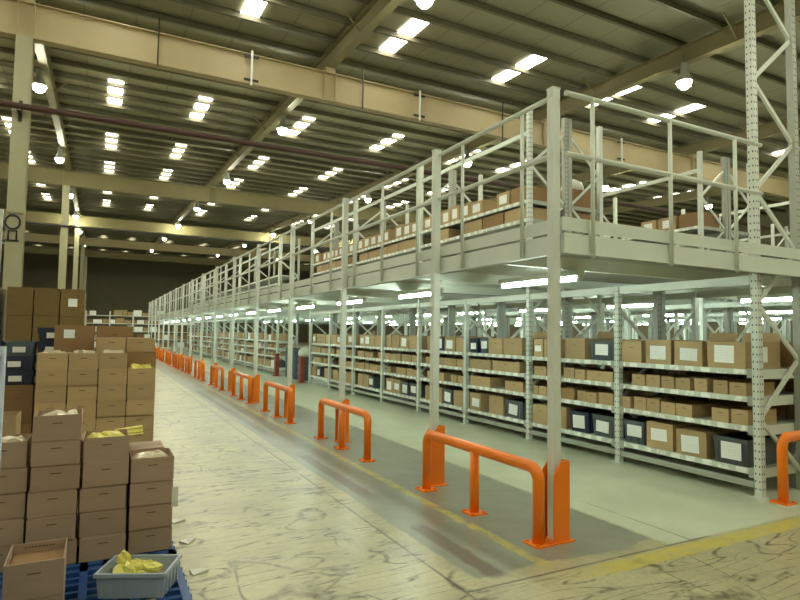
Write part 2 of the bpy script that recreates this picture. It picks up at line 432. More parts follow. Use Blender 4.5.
# ------------------------------------------------------------------ mezzanine
POSTS = [3.55, 5.40]+[8.05+2.65*i for i in range(15)]
YE = 46.2
def mezz():
    t = thing('mezzanine_platform', 'pale grey steel mezzanine deck on square posts over the racks', 'mezzanine', (3.25, 3.55, 0))
    L = (-3.25, -3.55)
    def part(mb, name, mat): return mb.build(name, mat, t, (L[0], L[1], 0))
    m = MB(); m.box(3.34, 24, 3.56, YE, 2.395, 2.43); part(m, 'deck', M['deck'])
    m = MB(); m.box(3.30, 3.34, 3.50, YE, 2.26, 2.43); m.box(3.25, 3.34, 3.6, YE, 2.26, 2.268); part(m, 'edge_beam', M['steel'])
    m = MB(); m.box(3.29, 24, 3.475, 3.51, 2.26, 2.43); m.box(3.29, 24, 3.44, 3.51, 2.26, 2.268); part(m, 'front_beam', M['steel'])
    m = MB(); m.box(3.31, 3.325, 3.51, YE, 2.455, 2.565); part(m, 'toe_board', M['steel'])
    m = MB(); m.box(3.29, 24, 3.495, 3.508, 2.455, 2.565); part(m, 'toe_board', M['steel'])
    for i in range(24):
        y = 4.4+1.75*i; m = MB(); m.box(3.34, 24, y-.03, y+.03, 2.27, 2.395); part(m, 'joist', M['steel'])
    for y in POSTS:
        m = MB(); top = 3.62
        m.box(3.210, 3.284, y-.037, y+.037, 0, top); m.box(3.206, 3.288, y-.041, y+.041, top, top+.01)
        for z in (3.08, 3.57): m.box(3.203, 3.21, y-.02, y+.02, z-.02, z+.02)
        part(m, 'support_post', M['steel'])
mezz()
def rails():
    t = thing('guard_rail', 'pale steel tube guard rail along the aisle edge of mezzanine', 'railing', (3.3, 3.6, 2.3))
    L = (-3.3, -3.6, -2.3)
    for z, nm in ((3.57, 'top_rail'), (3.08, 'mid_rail')):
        m = MB(); m.tube([(3.26, 3.6, z), (3.26, YE, z)], .022, 10); m.build(nm, M['steel'], t, L)
    y = 3.98
    while y < YE:
        if min(abs(y-p) for p in POSTS) > .12:
            m = MB(); m.tube([(3.275, y, 2.28), (3.275, y, 3.57)], .018, 10); m.build('rail_post', M['steel'], t, L)
        y += .945
    t = thing('guard_rail', 'pale steel tube guard rail across front of mezzanine', 'railing', (3.4, 3.48, 2.3))
    L = (-3.4, -3.48, -2.3)
    for z, nm in ((3.57, 'top_rail'), (3.07, 'mid_rail')):
        m = MB(); m.tube([(3.29, 3.455, z), (5.925, 3.455, z)], .022, 10); m.build(nm, M['steel'], t, L)
    for x in (3.58, 4.54, 5.49):
        m = MB(); m.tube([(x, 3.45, 2.24), (x, 3.45, 3.57)], .018, 10); m.build('rail_post', M['steel'], t, L)
rails()

# ------------------------------------------------------------------ barriers and post protectors
def arc(c, r, a0, a1, n=6): return [(c[0]+r*math.cos(a0+(a1-a0)*i/n), c[1]+r*math.sin(a0+(a1-a0)*i/n)) for i in range(n+1)]
def barrier(h=.62, half=.855, rr=.1, tr=.047):
    t = thing('safety_barrier', '', 'barrier')
    zc = h-tr
    pr = [(-half, .012)]+[(a, b) for a, b in arc((-half+rr, zc-rr), rr, PI, PI/2)]+[(a, b) for a, b in arc((half-rr, zc-rr), rr, PI/2, 0)]+[(half, .012)]
    m = MB(); m.tube([(0, a, b) for a, b in pr], tr, 16); m.build('hoop_tube', M['orange'], t)
    m = MB(); m.tube([(0, 0, .012), (0, 0, zc-.02)], tr*.92, 16); m.build('leg', M['orange'], t)
    for y in (-half, 0, half):
        m = MB(); m.box(-.085, .085, y-.085, y+.085, 0, .012)
        for sx in (-.062, .062):
            for sy in (-.062, .062): m.box(sx-.012, sx+.012, y+sy-.012, y+sy+.012, .012, .024)
        m.build('base_plate', M['orange'], t)
    return t
def protector():
    t = thing('post_protector', '', 'protector')
    m = MB()
    # channel: back web towards the racks, chamfered flanges hugging the post
    m.box(.075, .085, -.075, .075, .01, .62)
    for y0, y1 in ((-.075, -.065), (.065, .075)):
        m.prism([(-.075, .01), (.075, .01), (.075, .62), (.0, .62), (-.075, .52)], lambda p, s, y0=y0, y1=y1: (p[0], y1 if s else y0, p[1]))
    m.build('channel', M['orange'], t)
    m = MB(); m.box(-.08, .12, -.1, .1, 0, .01); m.build('base_plate', M['orange'], t)
    return t
b0 = barrier(); BC = [4.385, 7.58, 10.865]+[13.94+3.2*i for i in range(11)]
for i, y in enumerate(BC):
    o = b0 if i == 0 else copy_tree(b0); o.location = (3.07, y, 0)
    tag(o, 'orange tubular hoop barrier in the long aisle row, %s' % ('nearest to the viewer' if i == 0 else ORD[i]+' from the near end'), 'barrier', 'orange hoop barriers along the aisle')
o = copy_tree(b0); o.location = (6.86, 3.36, 0); o.rotation_euler = (0, 0, -PI/2); o.scale = (1, 1, 1.1)
tag(o, 'orange hoop barrier crossing in front of the rack end at far right', 'barrier', 'orange hoop barriers along the aisle')
p0 = protector()
for i, y in enumerate(POSTS):
    o = p0 if i == 0 else copy_tree(p0); o.location = (3.254, y, 0)
    # flanges stand clear of the 0.11 m post
    tag(o, 'orange steel channel guarding the foot of the %s mezzanine post' % ('nearest' if i == 0 else ORD[i]+' nearest'), 'protector', 'orange post protectors')

# ------------------------------------------------------------------ containers
CACHE = {}
def carton_mesh(w_, d, h, kind, mat):
    key = (round(w_, 2), round(d, 2), round(h, 2), kind, mat)
    if key in CACHE: return CACHE[key]
    m = MB(); hw, hd, t = w_/2, d/2, .005
    if kind == 'closed':
        m.box(-hd, hd, -hw, hw, .003, h-.009); m.box(-hd+.004, hd-.004, -hw+.004, hw-.004, 0, .003)
        m.box(-hd+.005, -.003, -hw+.005, hw-.005, h-.009, h); m.box(.003, hd-.005, -hw+.005, hw-.005, h-.009, h)
        pass
    elif kind in ('open', 'flaps'):
        m.box(-hd, hd, -hw, hw, 0, t, 0)
        m.box(-hd, -hd+t, -hw, hw, t, h); m.box(hd-t, hd, -hw, hw, t, h)
        m.box(-hd+t, hd-t, -hw, -hw+t, t, h); m.box(-hd+t, hd-t, hw-t, hw, t, h)
        m.box(-hd+t+.002, hd-t-.002, -hw+t+.002, hw-t-.002, t, h*.72, 1)
        if kind == 'flaps':
            f = min(hd, .13)
            m.hexa([(-hd, -hw, h), (-hd+t, -hw, h), (-hd+t, hw, h), (-hd, hw, h), (-hd-f*.5, -hw, h+f*.35), (-hd-f*.5+t, -hw, h+f*.35), (-hd-f*.5+t, hw, h+f*.35), (-hd-f*.5, hw, h+f*.35)]) if False else None
            m.hexa([(hd-t, -hw, h), (hd, -hw, h), (hd, hw, h), (hd-t, hw, h), (hd-t+f*.3, -hw, h+f*.8), (hd+f*.3, -hw, h+f*.8), (hd+f*.3, hw, h+f*.8), (hd-t+f*.3, hw, h+f*.8)])
    s = min(.028, w_*.15)
    m.box(-hd-.001, -hd, -s, s, h*.66, h*.66+.007, 2)            # short printed mark or hand hole on the front
    me = m.mesh('carton', [M[mat], M['card_in'], M['print']]); CACHE[key] = me
    return me
def tote_mesh(w_, d, h, mat):
    key = (round(w_, 2), round(d, 2), round(h, 2), 'tote', mat)
    if key in CACHE: return CACHE[key]
    m = MB(); a, b = w_/2, d/2; i_ = .02
    def ring(z0, z1, s0, s1, t=.006):
        for sx, sy in ((1, 0), (-1, 0), (0, 1), (0, -1)):
            if sx:
                xo0, xo1 = sx*(b-s0), sx*(b-s1)
                m.hexa([(xo0-sx*t, -a+s0, z0), (xo0, -a+s0, z0), (xo0, a-s0, z0), (xo0-sx*t, a-s0, z0), (xo1-sx*t, -a+s1, z1), (xo1, -a+s1, z1), (xo1, a-s1, z1), (xo1-sx*t, a-s1, z1)])
            else:
                yo0, yo1 = sy*(a-s0), sy*(a-s1)
                m.hexa([(-b+s0, yo0-sy*t, z0), (b-s0, yo0-sy*t, z0), (b-s0, yo0, z0), (-b+s0, yo0, z0), (-b+s1, yo1-sy*t, z1), (b-s1, yo1-sy*t, z1), (b-s1, yo1, z1), (-b+s1, yo1, z1)])
    m.box(-b+i_, b-i_, -a+i_, a-i_, 0, .006)
    ring(0, h-.05, i_, i_*.45); ring(h-.055, h-.04, .0, .0, .012); ring(h-.04, h-.012, .006, .004, .008); ring(h-.012, h, 0, 0, .012)
    for y in (-a*.72, -a*.36, a*.36, a*.72):
        m.box(-b+.004, -b+i_, y-.006, y+.006, .02, h-.055)
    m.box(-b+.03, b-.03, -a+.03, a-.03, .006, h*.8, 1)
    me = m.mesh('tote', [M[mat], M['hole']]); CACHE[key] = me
    return me
def label_part(parent, w_, h, d, lw, lh, y=0.0, z=None, tilt=0.0, clear=.004):
    m = MB(); m.box(-.0008, .0008, -lw/2, lw/2, -lh/2, lh/2)
    key = ('label', round(lw, 2), round(lh, 2))
    if key not in CACHE: CACHE[key] = m.mesh('shipping_label', M['label'])
    o = link('shipping_label', CACHE[key], parent, (-d/2-clear, y, h*.5 if z is None else z)); o.rotation_euler = (tilt, 0, 0)
    o['label'] = 'white paper label'
    return o
def crumple(w_, d, h, seed, n=7):
    r = random.Random(seed); m = MB(); g = {}
    for i in range(n+1):
        for j in range(n+1):
            e = min(i, j, n-i, n-j)
            g[i, j] = (-d/2+d*i/n+r.uniform(-.3, .3)*d/n*(e > 0), -w_/2+w_*j/n+r.uniform(-.3, .3)*w_/n*(e > 0), (0 if e == 0 else h*r.uniform(.25, 1)))
    for i in range(n):
        for j in range(n):
            m.quad([g[i, j], g[i+1, j], g[i+1, j+1]]); m.quad([g[i, j], g[i+1, j+1], g[i, j+1]])
    m.quad([(-d/2, -w_/2, 0), (-d/2, w_/2, 0), (d/2, w_/2, 0), (d/2, -w_/2, 0)])
    return m
def container(kind, w_, d, h, loc, label, group, mat='card', rz=0.0, lab=None, fill=None):
    if kind == 'tote': me = tote_mesh(w_, d, h, mat); nm, cat = 'storage_tote', 'tote'
    else: me = carton_mesh(w_, d, h, kind, mat); nm, cat = 'cardboard_carton', 'carton'
    o = link(nm, me, None, loc, rz); tag(o, label, cat, group)
    if lab:
        lw, lh = lab[:2]; label_part(o, w_, h, d, lw, lh, lab[2] if len(lab) > 2 else 0, lab[3] if len(lab) > 3 else h*.5, lab[4] if len(lab) > 4 else 0, .003)
    if fill:
        m = crumple(w_-.02, d-.02, fill[1], hash((loc[0], loc[2])) % 999)
        f = m.build('film_filling', M[fill[0]], o, (0, 0, h*.74)); f['label'] = fill[2]
    return o

# ------------------------------------------------------------------ shelving racks
SHELF = [.27, .70, 1.0, 1.28]       # top faces
SNAME = ['bottom shelf', 'third shelf', 'second shelf', 'top shelf']
def rack(t, xf, depth, ys, talls, ymezz=(), end_first=True, sgn=1, detail=True, tall0=5.2):
    """One bolted run of shelving. xf: face towards the aisle; sgn +1 when the rack body lies on the +X side."""
    L = tuple(-c for c in t.location)
    xr = xf+sgn*depth
    A = lambda a, b: (min(a, b), max(a, b))
    for i, y in enumerate(ys):
        top = talls.get(i, 2.255)
        for k, x in enumerate((xf, xr)):
            s = sgn if k == 0 else -sgn
            m = MB(); a, b = A(x, x+s*.075)
            m.box(a, b, y-.036, y+.036, 0, top); m.box(a-.02, b+.02, y-.06, y+.06, 0, .008)
            if detail and i < 3:
                z = .08
                while z < top-.05:
                    for q in (.02, .055):
                        xx = x+s*q; m.box(xx-.006, xx+.006, y-.0368, y-.036, z, z+.018, 1)
                    for q in (-.02, .02):
                        e0, e1 = A(x, x-s*.0008); m.box(e0, e1, y+q-.006, y+q+.006, z, z+.018, 1)
                    z += .075
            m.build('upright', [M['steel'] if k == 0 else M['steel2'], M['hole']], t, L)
        m = MB(); f_, r_ = xf+sgn*.05, xr-sgn*.05; z0, z1 = .75, .2; side = 0
        nodes = []; z = .2
        while z < top-.08:
            nodes.append((r_ if side == 0 else f_, z)); side ^= 1; z += .58 if side else .6
        for (xa, za), (xb, zb) in zip(nodes[:-1], nodes[1:]): m.bar((xa, y, za), (xb, y, zb), .042, .026, (0, 1, 0))
        m.build('bracing', M['steel'], t, L)
    for a, b in zip(ys[:-1], ys[1:]):
        ya, yb = a+.047, b-.047
        for z in SHELF:
            m = MB(); p, q = A(xf+sgn*.06, xr-sgn*.04); m.box(p, q, ya, yb, z-.012, z)
            p, q = A(xf+sgn*.015, xf+sgn*.06); m.box(p, q, ya, yb, z-.055, z, 1)
            p, q = A(xf+sgn*.01, xf+sgn*.015); m.box(p, q, ya-.035, ya+.05, z-.085, z+.01); m.box(p, q, yb-.05, yb+.035, z-.085, z+.01)
            p, q = A(xr-sgn*.06, xr-sgn*.02); m.box(p, q, ya, yb, z-.055, z)
            m.build('shelf', [M['steel2'], M['lip']], t, L)
        m = MB(); p, q = A(xf+sgn*.01, xf+sgn*.06); m.box(p, q, ya, yb, .09, .15); m.build('bottom_beam', M['steel2'], t, L)
        m = MB(); p, q = A(xf+sgn*.01, xf+sgn*.05); m.box(p, q, ya, yb, 2.16, 2.25); m.build('top_beam', M['steel'], t, L)
    ys2 = [ys[i] for i in sorted(talls) if i > 0 or not end_first]
    for a, b in zip(ys2[:-1], ys2[1:]):
        ya, yb = a+.047, b-.047
        for z in (2.85, 3.46, 3.76):
            m = MB(); p, q = A(xf+sgn*.06, xr-sgn*.04); m.box(p, q, ya, yb, z-.012, z)
            p, q = A(xf+sgn*.015, xf+sgn*.06); m.box(p, q, ya, yb, z-.055, z, 1)
            p, q = A(xr-sgn*.06, xr-sgn*.02); m.box(p, q, ya, yb, z-.055, z)
            m.build('upper_shelf', [M['steel2'], M['lip']], t, L)
        m = MB()
        x = xf+sgn*.04; m.box(x-.02, x+.02, ya, yb, 4.80, 4.87)
        if sgn > 0: m.build('head_beam', M['steel'], t, L)
    for i in sorted(talls):
        if i == 0 and end_first: continue
        y = ys[i]; m = MB(); p, q = A(xf+sgn*.085, xr-sgn*.085)
        for z in (3.42, 3.72): m.box(p, q, y-.02, y+.02, z-.03, z+.03)
        m.build('frame_tie', M['steel2'], t, L)
    # end plates of the shelves at the near end
    y = ys[0]; p, q = A(xf+sgn*.085, xr-sgn*.085)
    for z in SHELF:
        m = MB(); m.box(p, q, y+.04, y+.046, z-.10, z); m.build('end_panel', M['steel'], t, L)
PITCH = 1.7425
YN = [3.57]+[3.61+PITCH*i for i in range(1, 9)]
YF = [21.35+PITCH*i for i in range(15)]
XF, DEP = 5.95, .82
t = thing('shelving_rack', 'pale steel shelving run facing the barriers, near side of cross aisle', 'rack', (XF, 3.61, 0), 0, 'shelving runs under the mezzanine')
rack(t, XF, DEP, YN, {0: 5.9, 2: 5.2, 4: 5.2, 6: 5.2, 8: 5.2})
t = thing('shelving_rack', 'pale steel shelving run facing the barriers, beyond the cross aisle', 'rack', (XF, YF[0], 0), 0, 'shelving runs under the mezzanine')
rack(t, XF, DEP, YF, {i: 5.2 for i in range(0, 15, 2)}, end_first=False, detail=False)
BACK = [(7.56, .78, -1, 'back to back with the front shelving run'), (10.15, .82, 1, 'across the second aisle'), (11.80, .80, -1, 'back to back behind the second aisle'),
        (14.40, .82, 1, 'across the third aisle'), (16.05, .80, -1, 'back to back behind the third aisle'), (18.65, .82, 1, 'across the fourth aisle')]
for xf, dp, sg, nm in BACK:
    t = thing('shelving_rack', 'grey steel shelving run half hidden '+nm, 'rack', (xf, 3.61, 0), 0, 'shelving runs under the mezzanine')
    rack(t, xf, dp, YN, {0: 5.2, 2: 5.2, 4: 5.2, 6: 5.2, 8: 5.2} if sg > 0 else {2: 5.2, 4: 5.2, 6: 5.2, 8: 5.2}, end_first=True, sgn=sg, detail=False)

# ------------------------------------------------------------------ goods on the front rack
G_BIG, G_SMALL, G_TOTE = 'large cartons on the front rack', 'small cartons on the front rack', 'plastic totes on the front rack'
BAY = ['nearest bay', 'second bay', 'third bay', 'fourth bay', 'fifth bay', 'sixth bay', 'seventh bay', 'eighth bay']
KIND = {  # code: (kind, material, label?)
    'C': ('closed', 'card', 0), 'L': ('closed', 'card', 1), 'F': ('flaps', 'card', 0), 'f': ('flaps', 'card', 1), 'G': ('tote', 'tote_grey', 1), 'B': ('tote', 'tote_blue', 1),
    'S': ('tote', 'tote_slate', 1), 's': ('open', 'card', 0), 'w': ('open', 'card', 2), 'd': ('closed', 'card_dark', 0), 'g': ('tote', 'tote_grey', 0)}
def place(bay, shelf, items):
    items = sorted(items, key=lambda q: -q[0])          # left to right in the photograph
    n = len(items)
    for i, (ya, yb, code) in enumerate(items):
        kind, mat, lab = KIND[code]; lo, hi = min(ya, yb)+.004, max(ya, yb)-.004
        w_ = hi-lo; big = shelf in (0, 3)
        h = (random.uniform(.265, .29) if shelf == 3 else random.uniform(.28, .31)) if big else random.uniform(.135, .155)
        if kind == 'tote' and big: h = .26 if shelf == 3 else .28
        if not big and w_ > .5: h = .17
        d = .62 if big else .50
        if kind == 'tote': d = .58
        setb = random.uniform(.02, .05)
        pos = 'on its own' if n == 1 else 'leftmost' if i == 0 else 'rightmost' if i == n-1 else ORD[i]+' from left'
        what = {'C': 'large brown carton', 'L': 'large brown carton with white label', 'F': 'large open brown carton', 'f': 'large open labelled brown carton', 'G': 'grey plastic tote with white label', 'B': 'dark blue tote with white label',
                'S': 'slate blue tote with white label', 's': 'small open brown carton', 'w': 'small brown carton holding white film', 'd': 'dark brown carton', 'g': 'grey plastic tote'}[code]
        lb = None
        if lab == 1:
            s = min(w_*.66, .22); lb = (s, s*random.uniform(.62, .85), random.uniform(-.02, .02), h*random.uniform(.45, .58), random.uniform(-.06, .06))
        oo = container(kind, w_, d, h, (XF+setb+d/2, (lo+hi)/2, SHELF[shelf]), '%s on %s of %s, %s' % (what, SNAME[shelf], BAY[bay], pos),
                  G_TOTE if kind == 'tote' else G_BIG if big else G_SMALL, mat, 0, lb, ('film', .06, 'crumpled clear film') if lab == 2 else None)
        if bay == 0 and shelf == 3 and i == n-1: global END_CARTON; END_CARTON = oo
def pairs(v, codes): return [(v[2*i], v[2*i+1], c) for i, c in enumerate(codes)]
place(0, 3, pairs([5.30, 4.99, 4.93, 4.57, 4.54, 4.18, 4.11, 3.68], 'CLff'))
place(0, 2, pairs([5.13, 4.93, 4.92, 4.72, 4.71, 4.53, 4.52, 4.33, 4.29, 4.13, 4.06, 3.89, 3.88, 3.69], 'ssswwss'))
place(0, 1, pairs([5.30, 5.16, 5.13, 4.94, 4.93, 4.74, 4.72, 4.52, 4.51, 4.3, 4.08, 3.88, 3.86, 3.67], 'sswssss'))
place(0, 0, pairs([5.30, 4.96, 4.93, 4.56, 4.52, 4.14, 4.07, 3.67], 'GLLG'))
place(1, 3, pairs([7.0, 6.78, 6.75, 6.42, 6.32, 5.94, 5.86, 5.43], 'LCFG'))
place(1, 2, pairs([7.0, 6.90, 6.88, 6.70, 6.34, 6.13, 6.11, 5.92, 5.9, 5.45], 'sssss'))
place(1, 1, pairs([7.0, 6.90, 6.88, 6.70, 6.4, 6.13, 6.09, 5.92, 5.9, 5.72, 5.7, 5.45], 'ssdsss'))
place(1, 0, pairs([7.0, 6.68, 6.64, 6.3, 6.24, 5.88, 5.83, 5.43], 'CCBG'))
place(2, 3, pairs([8.72, 8.46, 8.44, 8.17, 8.15, 7.76, 7.73, 7.25], 'BSCF'))
place(2, 2, pairs([8.72, 8.09, 8.03, 7.32], 'ss'))
place(2, 1, pairs([8.72, 8.12, 7.71, 7.25], 'ss'))
place(2, 0, pairs([8.72, 8.38, 8.16, 7.76, 7.71, 7.25], 'LCG'))
def fill(ya, yb, wlo, whi, gap, seedcodes, skip=.1):
    out = []; y = ya+.02
    while True:
        w_ = random.uniform(wlo, whi)
        if y+w_ > yb-.02: break
        if random.random() > skip: out.append((y, y+w_, random.choice(seedcodes)))
        y += w_+random.uniform(.005, gap)
    return out
for b in range(3, 8):
    ya, yb = YN[b]+.05, YN[b+1]-.05
    place(b, 3, fill(ya, yb, .26, .42, .03, 'CCFfLLBSC' if b < 5 else 'CLLfF'))
    place(b, 2, fill(ya, yb, .19, .26, .03, 'ssssw', .12)); place(b, 1, fill(ya, yb, .19, .26, .03, 'sssws', .12))
    place(b, 0, fill(ya, yb, .26, .40, .04, 'CLCFGC', .08))

# label on the end face of the rightmost top carton, and a tilted carton behind it
lb = link('shipping_label', CACHE[[q for q in CACHE if q[0] == 'label'][0]], END_CARTON, (-.05, -.222, .15), PI/2)
lb['label'] = 'white paper label'
o = container('closed', .30, .16, .24, (6.66, 3.92, 1.292), 'dark brown carton leaning at the rear of rack end top shelf', None, 'card_dark', PI/2)
o.rotation_euler = (0, 0, PI/2)

# goods upstairs
def upstairs():
    for bay, (a, b) in enumerate(((YN[2], YN[4]), (YN[4], YN[6]), (YN[6], YN[8]))):
        for z, codes, nm, wr, hr in ((3.76, 'LLLLLd', 'upper', (.26, .4), (.24, .30)), (3.46, 'dCC', 'lower', (.38, .62), (.18, .21))):
            it = sorted(fill(a+.06, b-.06, *wr, .04, codes, .06), key=lambda q: -q[0])
            for i, (lo, hi, c) in enumerate(it):
                kind, mat, lab = KIND[c]; h = random.uniform(*hr); w_ = hi-lo
                container(kind, w_, .55, h, (XF+.03+.275, (lo+hi)/2, z),
                          'brown carton upstairs behind the railing, %s shelf, %s rack bay, %s from left' % (nm, ['first', 'second', 'third'][bay], ORD[i]),
                          'cartons on the upper racks', mat, 0, (w_*.6, h*.62) if lab else None)
    for i, (y, w_, m_, lab) in enumerate(((7.35, .45, 'card_dark', 0), (7.85, .4, 'card', 1), (8.3, .36, 'card', 1))):
        container('closed', w_, .6, .28, (10.15+.35, y, 3.76), 'brown carton upstairs on the rack across the second aisle, %s from right' % ORD[i], 'cartons on the upper racks', m_, 0, (.2, .16) if lab else None)
upstairs()
for i, (y, z, h) in enumerate(((7.38, 3.46, .2), (7.38, 3.76, .3), (7.95, 3.46, .2), (7.95, 3.76, .3))):
    container('closed', .5, .6, h, (7.2, y, z), 'dark brown carton upstairs on second rack row seen past the corner post, %s' % ('near lower', 'near upper', 'behind lower', 'behind upper')[i], 'cartons on the upper racks', 'card_dark')
m = MB(); m.lathe([(.0, 0), (.17, .0), (.2, .07), (.16, .16), (.06, .22), (0, .23)], seg=12)
tag(m.build('white_sack', M['white'], None, (7.15, 7.36, 4.062)), 'white sack on a dark carton upstairs behind the corner post', 'sack')

# far and hidden shelving: too many and too small to count
def mass(name, label, boxes, mats, group=None):
    m = MB()
    for (x0, x1, y0, y1, z0, z1, mi) in boxes: m.box(x0, x1, y0, y1, z0, z1, mi)
    o = m.build(name, mats); tag(o, label, 'cartons', group, 'stuff'); return o
def fill_run(xf, sgn, ys, deep=.5, pale=.12):
    out = []
    for a, b in zip(ys[:-1], ys[1:]):
        for s in range(4):
            big = s in (0, 3)
            for lo, hi, c in fill(a+.05, b-.05, *((.24, .40) if big else (.18, .27)), .05, 'x', .10):
                h = random.uniform(.22, .29) if big else random.uniform(.12, .16)
                x0 = xf+sgn*.03; x1 = x0+sgn*deep; r = random.random()
                out.append((min(x0, x1), max(x0, x1), lo, hi, SHELF[s], SHELF[s]+h, 0 if r < .6 else 1 if r < .8 else 2 if r < .8+pale else 3))
    return out
MM = [M['card'], M['card_dark'], M['label'], M['tote_grey']]
mass('stored_cartons', 'tiny brown cartons filling the far shelving run beyond the cross aisle', fill_run(XF, 1, YF), MM)
for xf, dp, sg, nm in BACK[:4]:
    mass('stored_cartons', 'packed cartons on the hidden shelving run '+nm, fill_run(xf, sg, YN), MM)

# cross aisle between the two runs
def rack_guard(y, label):
    t = thing('rack_guard', label, 'guard', (5.86, y, 0), 0, 'faded red rack end guards')
    m = MB(); m.box(-.08, -.07, -.09, .09, .01, .82); m.box(-.07, .06, -.09, -.08, .01, .82); m.box(-.07, .06, .08, .09, .01, .82); m.build('channel', M['guard'], t)
    m = MB(); m.box(-.16, .16, -.2, .2, 0, .01); m.build('base_plate', M['guard'], t)
rack_guard(17.98, 'faded red upright guard at right side of the cross aisle')
rack_guard(20.9, 'faded red upright guard at left side of the cross aisle')
k = 0
for c, y in enumerate((18.75, 19.5, 20.15)):
    for r_ in range(4 if c else 3):
        container('tote', .55, .4, .26, (6.22, y, .26*r_), 'slate blue tote stacked in the cross aisle, %s column from right, %s layer' % (ORD[c], ORD[r_]), 'slate totes in the cross aisle', 'tote_slate')
m = MB(); m.lathe([(.0, 0), (.2, .0), (.25, .08), (.24, .2), (.16, .3), (.05, .36), (0, .37)], seg=12)
tag(m.build('white_sack', M['white'], None, (6.22, 18.75, .78)), 'white sack on top of the lowest tote stack in cross aisle', 'sack')

# ------------------------------------------------------------------ goods on the left
BW, BD, BH = .260, .30, .153
def plastic_pallet(label, x, y, w_, d, mat='pallet', h=.15):
    t = thing('plastic_pallet' if mat == 'pallet' else 'wooden_pallet', label, 'pallet', (x, y, 0))
    m = MB()
    n = 9
    for i in range(n+1):
        xx = -w_/2+.03+(w_-.06)*i/n; m.box(xx-.022, xx+.022, -d/2, d/2, h-.025, h)
    for i in range(12):
        yy = -d/2+.02+(d-.04)*i/11; m.box(-w_/2, w_/2, yy-.012, yy+.012, h-.03, h-.006)
    m.box(-w_/2, w_/2, -d/2, -d/2+.05, h-.04, h); m.box(-w_/2, w_/2, d/2-.05, d/2, h-.04, h)
    m.build('top_grid', M[mat], t)
    for xx in (-w_/2+.06, 0, w_/2-.06):
        m = MB()
        for yy in (-d/2+.08, 0, d/2-.08): m.box(xx-.06, xx+.06, yy-.08, yy+.08, .02, h-.03)
        m.box(xx-.06, xx+.06, -d/2, d/2, 0, .02); m.build('runner', M[mat], t)
    return t
plastic_pallet('blue plastic pallet under the grey crate', -.08, 3.50, 1.2, 1.16)
plastic_pallet('blue plastic pallet under the front carton stack', -.08, 4.71, 1.2, 1.16)
G1, G2 = 'cartons of the front stack', 'cartons of the second stack'
cols = [(-.478, 5, 'far left', 4.36), (-.198, 6, 'second', 4.33), (.079, 5, 'third', 4.33), (.358, 4, 'right', 4.335)]
for cx, n, nm, y in cols:
    for r_ in range(n):
        top = r_ == n-1
        jit = random.uniform(-.006, .006)
        where = 'top' if top else 'bottom' if r_ == 0 else ORD[n-1-r_]+' from top'
        container('open' if top else 'closed', BW, BD, BH, (cx+jit, y+random.uniform(-.006, .006), .15+BH*r_), '%s brown carton in the %s column of the front stack, %s' % ('open' if top else 'closed', nm, where),
                  G1, 'card_pink', PI/2, None, (('yellow' if nm == 'third' else 'film'), .05, 'yellow film' if nm == 'third' else 'crumpled clear film') if top else None)
for q in [o_ for o_ in COL.objects if o_.get('label', '').startswith('closed brown carton in the right column') and 'first' not in o_['label']]:
    if 'second from top' in q['label']:
        m = MB(); m.box(-.1515, -.1505, -.165, -.125, -.03, .10); pp_ = m.build('paper_sheet', M['white'], q); pp_['label'] = 'white paper sheet'
for r_ in range(5):
    top = r_ == 4
    container('open' if top else 'closed', BW, BD, BH, (.335, 4.665, .15+BH*r_), 'brown carton behind the right column of the front stack, %s layer' % ORD[r_], G1, 'card_pink', PI/2, None, ('film', .05, 'crumpled clear film') if top else None) if r_ < 4 else None
# second stack
plastic_pallet('blue plastic pallet under the second carton stack', .02, 6.86, 1.2, 1.16)
for c in range(4):
    n = 8 if c < 3 else 7
    for r_ in range(n):
        top = r_ == n-1
        where = 'top' if top else 'bottom' if r_ == 0 else ORD[n-1-r_]+' from top'
        container('open' if top else 'closed', .247, BD, BH, (-.36+.2545*c+random.uniform(-.002, .002), 6.46+random.uniform(-.008, .008), .15+BH*r_),
                  'brown carton in the second stack, %s column from left, %s' % (ORD[c], where), G2, 'card', PI/2, None, ('yellow', .09, 'yellow film') if top and c == 3 else ('film', .07, 'pale film') if top else None)
def big(x, y, z, w_, d, h, label, mat='card_dark', lab=None, kind='closed', grp=None): return container(kind, w_, d, h, (x, y, z), label, grp, mat, PI/2, lab)
big(.29, 6.80, .15, .54, .32, .61, 'tall brown carton hidden behind the second stack, lower'); big(.29, 6.80, .76, .54, .32, .61, 'tall brown carton hidden behind the second stack, upper')
big(.13, 6.80, 1.372, .27, .29, .145, 'brown carton lying on the second stack, left of a pair', 'card'); big(.41, 6.80, 1.372, .27, .29, .145, 'brown carton lying on the second stack, right of a pair', 'card')
big(-.2, 7.20, .15, .40, .42, .60, 'brown carton under the labelled carton, bottom'); big(-.2, 7.20, .751, .40, .42, .60, 'brown carton under the labelled carton, middle')
big(-.21, 7.22, 1.352, .37, .42, .29, 'dark brown carton with a white label behind the second stack', lab=(.1, .09, .05, .2))
big(.21, 7.22, .15, .42, .42, .60, 'brown carton under the plain dark carton, bottom'); big(.21, 7.22, .751, .42, .42, .60, 'brown carton under the plain dark carton, middle')
big(.17, 7.22, 1.352, .36, .42, .29, 'plain dark brown carton right of the labelled one behind second stack')
